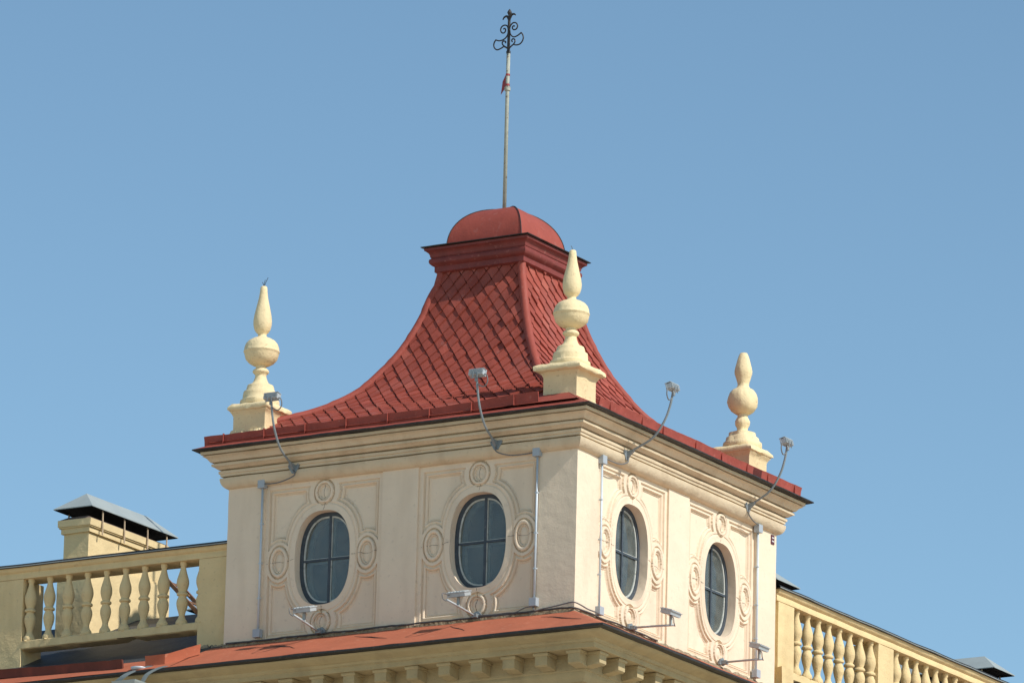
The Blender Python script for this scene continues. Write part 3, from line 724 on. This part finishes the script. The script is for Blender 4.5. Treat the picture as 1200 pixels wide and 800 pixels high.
def floodlight_low(label, loc, rz, along, rise, hd):
    t = thing('small_floodlight', label, 'floodlight', loc, rz, 'small floodlights on straight arms at the foot of the tower wall')
    p = MB(); p.prism([(-.07, -.02, -.03), (.07, -.02, -.03), (.09, -.02, .03), (.03, -.02, .085), (-.05, -.02, .06)], (0, .03, 0)); p.box((-.03, -.10, -.02), (.05, -.021, .035)); p.build('wall_plate', STEELD, t)
    e = Vector((along, -.74, rise)); q = MB(); q.tube([(0, -.06, .01), e*.5+Vector((0, -.02, .008)), e], .016, 9); q.build('arm', GALV, t, smooth=True)
    hp = Vector((e.x*hd, e.y*hd, e.z*hd)); s = MB(); s.box((hp.x-.02, hp.y-.016, hp.z-.01), (hp.x+.02, hp.y+.016, hp.z+.15)); s.build('stem', ZINC, t)
    ca, sa = math.cos(rad(16)), math.sin(rad(16)); hb = MB()
    def rb(mb, a, b):
        k = len(mb.v); mb.box(a, b)
        mb.v[k:] = [(hp.x+x, hp.y+y*ca-z*sa, hp.z+.185+y*sa+z*ca) for x, y, z in mb.v[k:]]
    rb(hb, (-.15, -.085, -.035), (.15, .09, .02)); rb(hb, (-.16, -.10, .0205), (.16, .105, .034)); 
    for k in range(6): rb(hb, (-.14+.05*k, -.08, .0345), (-.125+.05*k, .085, .044))
    h = hb.build('lamp_housing', GALV, t)
    g = MB(); rb(g, (-.13, -.07, -.041), (.13, .075, -.0355)); g.build('lamp_glass', LENS, h)
    c = MB(); c.tube(smooth_pts([tuple(hp+Vector((-.12, -.02, .16))), tuple(e+Vector((-.06, -.02, .10))), tuple(e+Vector((-.05, -.03, .02))), tuple(e+Vector((0, -.02, -.02)))], 5), .008, 6); c.build('cable', GCABLE, t, smooth=True)
    return t
floodlight_low('small floodlight on straight arm below the left window of the left facade', (-4.31, -.012, .055), 0, .0, .12, .62)
floodlight_low('small floodlight on straight arm below the second window from the left', (-1.63, -.012, .045), 0, -.06, .11, .62)
floodlight_low('small floodlight on straight arm below the window right of the tower corner', (.012, 1.59, .05), rad(90), .0, -.015, .93)
floodlight_low('small floodlight on straight arm below the rightmost oval window', (.012, 4.34, .08), rad(90), -.08, -.02, .93)

# ------------------------------------------------------------------ conduits
def conduit(label, loc, rz, top, bot):
    t = thing('conduit', label, 'conduit', loc, rz, 'thin vertical conduits on the tower walls')
    p = MB(); p.tube([(0, -.032, bot+.05), (.004, -.034, (top+bot)/2), (0, -.032, top-.05)], .0165, 10); p.build('pipe', CONDUIT, t, smooth=True)
    for zz in (top, bot):
        b = MB(); b.box((-.06, -.085, zz-.062), (.06, .01, zz+.062)); b.build('junction_box', BOX, t, bevel=.006)
    for zz in (top*.75, top*.5, top*.28):
        c = MB(); c.box((-.022, -.052, zz-.008), (.022, .01, zz+.008)); c.build('pipe_clip', CONDUIT, t)
    return t
conduit('pale vertical conduit with junction boxes near the left edge of the tower', (-5.40, .0, 0), 0, 2.41, .14)
conduit('pale vertical conduit on the shaded side of the near tower corner', (-.655, .0, 0), 0, 2.40, .17)
conduit('pale vertical conduit on the sunlit side of the near tower corner', (.0, .655, 0), rad(90), 2.37, .12)
conduit('pale vertical conduit at the right end of the sunlit facade', (.0, 5.38, 0), rad(90), 2.36, .12)
m = MB(); pts = []
for k in range(61):
    x = -5.95+5.95*k/60; pts.append((x, -.045-.02*noise.noise(Vector((x*2, 1, 1))), .035+.02*noise.noise(Vector((x*1.4, 4, 0)))+.008*noise.noise(Vector((x*6, 0, 0)))))
for k in range(1, 40):
    y = .02+2.4*k/40; pts.append((.04+.015*noise.noise(Vector((y*3, 1, 1))), y, .03+.02*noise.noise(Vector((y*2, 4, 0)))))
m.tube(pts, .014, 6)
tag(m.build('cable_run', CABLE, smooth=True), 'black cable lying along the foot of the tower wall above the orange sheet', 'cable')
m = MB(); m.tube(smooth_pts([(-.66, -.05, .12), (-.62, -.07, .04), (-.5, -.06, .055), (-.3, -.07, .07), (-.1, -.06, .10), (.03, -.06, .105), (.08, .06, .08), (.06, .3, .07), (.05, .64, .08)], 6), .011, 7)
tag(m.build('grey_cable', GCABLE, smooth=True), 'thin grey cable bent round the foot of the near tower corner', 'cable')
m = MB(); m.tube(smooth_pts([(-.70, -.04, .11), (-.8, -.05, .10), (-.95, -.05, .05), (-1.1, -.05, .055), (-1.3, -.05, .05), (-1.6, -.05, .06)], 6), .008, 7)
tag(m.build('grey_cable', GCABLE, smooth=True), 'short grey cable running left along the wall foot from the near corner junction box', 'cable')
pl = thing('wall_plaque', 'tiny maroon plaque with pale marks at the top right of the sunlit facade', 'plaque', (.0, 5.885, 2.30), rad(90))
m = MB(); m.box((-.05, -.014, -.07), (.05, .004, .07)); m.build('plate', PLATE, pl)
for zz in (-.025, .028):
    m = MB(); m.box((-.032, -.018, zz-.010), (.032, -.0141, zz+.010)); m.build('lettering', PLATEW, pl)

# ------------------------------------------------------------------ balustrades
BPROF = [(r*1.16, z) for r, z in [(.074, 0), (.076, .03), (.070, .055), (.052, .085), (.040, .12), (.039, .15), (.047, .19), (.060, .235), (.071, .29), (.074, .335), (.068, .375), (.055, .41), (.050, .43), (.050, .437), (.070, .447), (.074, .46), (.074, .472), (.066, .485), (.052, .495), (.052, .51),
         (.064, .55), (.076, .60), (.079, .645), (.074, .695), (.060, .75), (.045, .81), (.035, .86), (.033, .895), (.040, .905), (.044, .92), (.044, .94), (.047, .955)]]
def balustrade(label, loc, rz, segs, zbot, ztop, zrail, zlow, mtl, total, ext):
    """local frame: x along the parapet, front face at y=0 looking to -y"""
    t = thing('balustrade', label, 'balustrade', loc, rz)
    def wb(a, b): mb = MB(); wavy_box(mb, a, b, 10, .005); k = len(mb.v); n = 16; mb.f.append(tuple(range(k-n, k))); mb.f.append(tuple(range(k-11*n+n-1, k-11*n-1, -1))); return mb
    L0, L1 = total
    m = MB(); nn = 80
    rows = []
    pr = [(.12, zrail), (.02, zrail), (-.004, zrail+.006), (-.006, zrail+.075), (.0, zrail+.085), (.0, zrail+.10), (-.02, zrail+.11), (-.045, zrail+.135), (-.052, zrail+.16), (-.055, ztop-.005), (.40, ztop), (.40, zrail)]
    for (y, z) in pr: rows.append([(L0+(L1-L0)*k/nn, y+.004*noise.noise(Vector((k*.7, y*4, z*4+rz))), z+(.006*noise.noise(Vector((k*.3, 0, rz))))+.003*noise.noise(Vector((k*1.1, z*9, 3)))) for k in range(nn+1)])
    m.grid(rows, close_u=True); m.f.append(tuple(i*(nn+1) for i in range(len(pr)))); m.f.append(tuple(i*(nn+1)+nn for i in range(len(pr)-1, -1, -1)))
    m.build('handrail', mtl, t, autosmooth=35)
    m = MB(); rows = []
    for (y, z) in [(.40, ztop+.004), (-.065, ztop+.002), (-.075, ztop-.012), (-.085, ztop-.010), (-.085, ztop+.022), (-.06, ztop+.045), (.40, ztop+.06)]:
        rows.append([(L0-.04+(L1-L0+.08)*k/40, y+.006*noise.noise(Vector((k*.9, y, rz))), z+.008*noise.noise(Vector((k*.35, 0, rz)))+.004*noise.noise(Vector((k*1.3, 2, rz)))) for k in range(41)])
    m.grid(rows, close_u=True); m.build('coping_sheet', BLACK, t)
    m = MB(); m.tube([(L0-.04+(L1-L0+.08)*k/40, -.087+.006*noise.noise(Vector((k*.9, 0, rz))), ztop+.006+.008*noise.noise(Vector((k*.35, 0, rz)))+.004*noise.noise(Vector((k*1.3, 2, rz)))) for k in range(41)], .007, 6); m.build('coping_edge', ZINC, t)
    for (kind, a, b) in segs:
        if kind == 'pier':
            wb((a, .0, zbot), (b, .54, zrail-.0015)).build('pier', mtl, t)
        else:
            m = MB(); rows = []
            n2 = 40
            for (y, z) in [(.30, zlow), (.02, zlow), (.0, zlow+.015), (.0, zlow+.12), (.02, zlow+.135), (.30, zlow+.135)]:
                rows.append([(a+(b-a)*k/n2, y+.005*noise.noise(Vector((k*.5, y*3, z*3))), z+.005*noise.noise(Vector((k*.4, 1, z*5)))-(max(0, noise.noise(Vector((k*.23+rz*3, 4, 0)))-.15)*.12 if z == zlow else 0)*-1) for k in range(n2+1)])
            m.grid(rows, close_u=True); m.build('bottom_rail', mtl, t, autosmooth=35)
    return t
def balusters(t, xs, z0, z1, mtl):
    me = None
    for k, x in enumerate(xs):
        if me is None:
            m = MB(); m.lathe([(r, z*(z1-z0)/.955) for r, z in BPROF], n=24, wob=.012); m.box((-.075, -.075, -.02), (.075, .075, -.0005)); o = m.build('baluster', mtl, t, autosmooth=45); me = o
        else:
            o = me.copy(); COL.objects.link(o); o.parent = t
        o.location = (x, .085, z0); o.rotation_euler.z = random.uniform(0, 6); s = random.uniform(.97, 1.04); o.scale = (s, s, 1)
YL = .15
bl = balustrade('shaded yellow balustrade left of the tower under a dark metal coping', (-6.05, YL, 0), 0,
                [('pier', -.55, -.012), ('rail', -3.74, -.551), ('pier', -4.9, -3.741), ('rail', -8.0, -4.901), ('pier', -9.1, -8.001)], .0, 1.605, 1.425, .335, YEL, (-14, -.008), 0)
balusters(bl, [-.545-.345*k for k in range(10)], .472, 1.424, YEL)
br = balustrade('sunlit yellow balustrade right of the tower under a dark metal coping', (-.15, 6.03, 0), rad(90),
                [('pier', .36, .87), ('rail', .8705, 3.63), ('pier', 3.6305, 4.14), ('rail', 4.1405, 7.0), ('pier', 7.0005, 7.55), ('rail', 7.5505, 10.5), ('pier', 10.5005, 11.0)], -.1, 1.65, 1.465, .33, YEL, (.30, 13), 0)
balusters(br, [1.10+.345*k for k in range(8)]+[4.37+.34*k for k in range(8)]+[7.78+.34*k for k in range(8)], .472, 1.464, YEL)
m = MB(); wavy_box(m, (.0, .12, -.1), (.3595, .45, 1.6), 14, .008); m.box((.30, -.12, -.3), (.62, -.006, .42), .02); m.build('end_block', YEL, br)
m = MB(); rows = []
for k in range(41):
    x = -.62+.63*k/40; nv = Vector((x*9, 1, 4)); hgt = .075+.06*noise.noise(nv)+.03*noise.noise(nv*3); o = .03+.025*noise.noise(nv*2)
    rows.append([(x, .03, hgt*1.3), (x, -o*.6, hgt), (x, -o, -.06), (x, .03, -.06)])
m.grid(rows, close_v=True)
m.build('pier_foot', MORTAR, bl)
m = MB(); m.tube([(-.004+.006*noise.noise(Vector((0, 0, k))), -.006, .05+1.5*k/30) for k in range(31)], [.006+.010*abs(noise.noise(Vector((3, 1, k*.45)))) for k in range(31)], 6); m.build('crack', CRACK, bl)

# ------------------------------------------------------------------ chimneys with sheet hoods
def chimney(label, loc, rz, length, wid, zt, zb, he, hr, struts, body=True):
    """local: y runs along the stack away from the street, x across; z relative to the tower's foot"""
    t = thing('chimney', label, 'chimney', (loc[0], loc[1], zb), rz, 'roof chimneys with grey sheet hoods')
    hw = wid/2; zz = lambda z: z-zb
    s = MB(); wavy_box(s, (-hw, 0, 0), (hw, length, zz(zt-.05)), 14, .004)
    s.build('shaft', CHIM, t)
    b = MB(); o = .06; zb2 = zt-.60
    for (e, z0, z1) in ((.055, zb, zb2-.04), (.030, zb2-.0395, zb2)):
        b.box((-hw-e, -e, zz(z0)), (hw+e, length+e, zz(z1)), .003)
    b.build('plinth', CHIM, t)
    c = MB()
    for (e, z0, z1) in ((.035, -.185, -.105), (.058, -.1045, -.085), (.075, -.0845, .02)): c.box((-hw-e, -e, zz(zt+z0)), (hw+e, length+e, zz(zt+z1)), .003)
    c.build('crown', CHIM, t)
    k = MB(); k.prism([(-hw-.07, -.07, zz(zt+.0205)), (hw+.07, -.07, zz(zt+.0205)), (hw-.05, .03, zz(zt+.085)), (-hw+.05, .03, zz(zt+.085))], (0, length+.04, 0)); k.build('flaunching', BRICK, t)
    e = .13; x0, x1, y0, y1 = -hw-e, hw+e, -e, length+e; r0, r1 = y0+(x1-x0)/2*1.0, y1-(x1-x0)/2*1.0
    if r1 < r0: r0 = r1 = (y0+y1)/2
    h = MB(); E = zz(he); R_ = zz(hr)
    for dz in (0, -.012):
        pass
    v = [(x0, y0, E), (x1, y0, E), (x1, y1, E), (x0, y1, E), (0, r0, R_), (0, r1, R_)]
    v2 = [(x, y, z-.014) for x, y, z in v]
    h.add(v+v2, [(0, 1, 4), (1, 2, 5, 4), (2, 3, 5), (3, 0, 4, 5), (6, 10, 7), (7, 10, 11, 8), (8, 11, 9), (9, 11, 10, 6), (0, 6, 7, 1), (1, 7, 8, 2), (2, 8, 9, 3), (3, 9, 6, 0)])
    hd = h.build('hood', ZINC, t)
    u = MB(); u.add([(x0+.01, y0+.01, E-.020), (x1-.01, y0+.01, E-.020), (x1-.01, y1-.01, E-.020), (x0+.01, y1-.01, E-.020), (x0+.1, y0+.1, E-.002), (x1-.1, y0+.1, E-.002), (x1-.1, y1-.1, E-.002), (x0+.1, y1-.1, E-.002)], [(0, 1, 5, 4), (1, 2, 6, 5), (2, 3, 7, 6), (3, 0, 4, 7), (4, 5, 6, 7)]); u.build('hood_shade', HOODSHADE, hd)  # dark sheet painted as the shade in the gap beneath the hood
    for sd in (-1, 1):
        for f in struts:
            q = MB(); q.beam((sd*(hw+.108), length*f, zz(zt-.20)), (sd*(hw+.085), length*f+.02, E-.01), .026, .012, (1, 0, 0)); q.build('hood_strut', WOOD, t)
    return t
chimney('yellow chimney with a long grey metal hood behind the left balustrade', (-9.90, 1.66), 0, 2.15, .46, 2.66, .4, 2.86, 3.155, (.10, .38, .68, .93))
chimney('yellow chimney whose grey hood peeps out just right of the tower', (-1.80, 9.50), rad(90), 2.2, .50, 2.33, .2, 2.535, 2.82, (.05, .35, .65, .95))
chimney('yellow chimney whose grey hood shows over the coping at the far right', (-1.80, 17.05), rad(90), 2.2, .50, 2.40, .2, 2.615, 2.90, (.05, .35, .65, .95))
chimney('low grey hooded chimney far behind the roof, seen between the left balusters', (-10.15, 5.8), 0, 1.2, .46, 1.95, .2, 2.15, 2.42, (.1, .9))
# rusty ladder propped on the left chimney
ld = thing('roof_ladder', 'rusty brown ladder sloping down from the chimney behind the left balustrade', 'ladder', (-9.3, 4.05, 1.75))
for dz, dy in ((0, 0), (0, .34)):
    q = MB(); q.beam((-.52, dy, .50+dz), (1.0, dy, -.98+dz), .045, .06); q.build('rail', RUST, ld)
for k in range(9):
    f = k/8; q = MB(); q.beam((-.45+1.35*f, .0, .43-1.31*f), (-.45+1.35*f, .34, .43-1.31*f), .03, .03); q.build('rung', RUST, ld)

# ------------------------------------------------------------------ eave gutters and rain hopper on the left wing
def gut(label, pts, h, mtl):
    m = MB(); strip(m, pts, h, .035); o = m.build('eave_gutter', mtl, autosmooth=40); return tag(o, label, 'gutter', 'upright gutter strips on the left eave')
K2 = lambda y: K*y+.004
gut('long gutter strip in shade-darkened red on the left eave below the balustrade', line((-13.5, -.70, K2(-.70)), (-9.55, -.70, K2(-.70)), 30, .03, .012, 2)+line((-9.4, -.70, K2(-.7)), (-7.2, -.88, K2(-.88)), 26, .03, .014, 2), .135, SHADEGUT)
def kink(a, b, c): return line(a, b, 8, .012, .008, 3)+line(b, c, 12, .010, .008, 3)[1:]
gut('short bent orange gutter strip ending at the balustrade pier', kink((-6.78, -.90, K2(-.90)), (-6.47, -.87, K2(-.87)), (-6.16, -.42, K2(-.42))), .15, ORANGE)
hp = thing('rain_hopper', 'grey sheet metal rain hopper held by two bent straps under the left eave', 'hopper', (-6.75, -1.32, -.86))
m = MB(); sweep_square(m, [(.10, -.25), (.11, -.05), (.20, .10), (.21, .125), (.19, .12), (.10, -.03)], 0, 0, 0, n=6, jit=.004); m.build('bowl', ZINC, hp)
m = MB(); m.tube([(0, 0, -.24), (0, 0, -1.0), (0, .6, -1.5), (0, .6, -4)], .075, 14); m.build('downpipe', ZINC, hp, smooth=True)
def strap(pts, wv):
    P = smooth_pts(pts, 5); mb = MB(); wv = Vector(wv)
    mb.grid([[tuple(p-wv/2), tuple(p+wv/2), tuple(p+wv/2+Vector((0, 0, .006))), tuple(p-wv/2+Vector((0, 0, .006)))] for p in P], close_v=True); mb.build('strap', STRAP, hp)
strap([(.08, .36, .44), (-.02, .24, .37), (-.10, .12, .31), (-.16, .02, .23), (-.36, -.04, .06)], (.09, .03, 0))
strap([(.46, .22, .375), (.36, .15, .335), (.24, .06, .24), (.18, .02, .12), (.10, 0, .08)], (.06, .03, 0))
m = MB(); m.lathe([(.10, -.02), (.11, .0), (.12, .02), (.09, .02)], (-.08, .30, .40), 16); m.build('outlet_collar', CONDUIT, hp, smooth=True)

# ------------------------------------------------------------------ lift everything from the tower's foot to its real height
for o in list(bpy.data.objects):
    if o.parent is None and o not in (cam, so): o.location.z += Z0
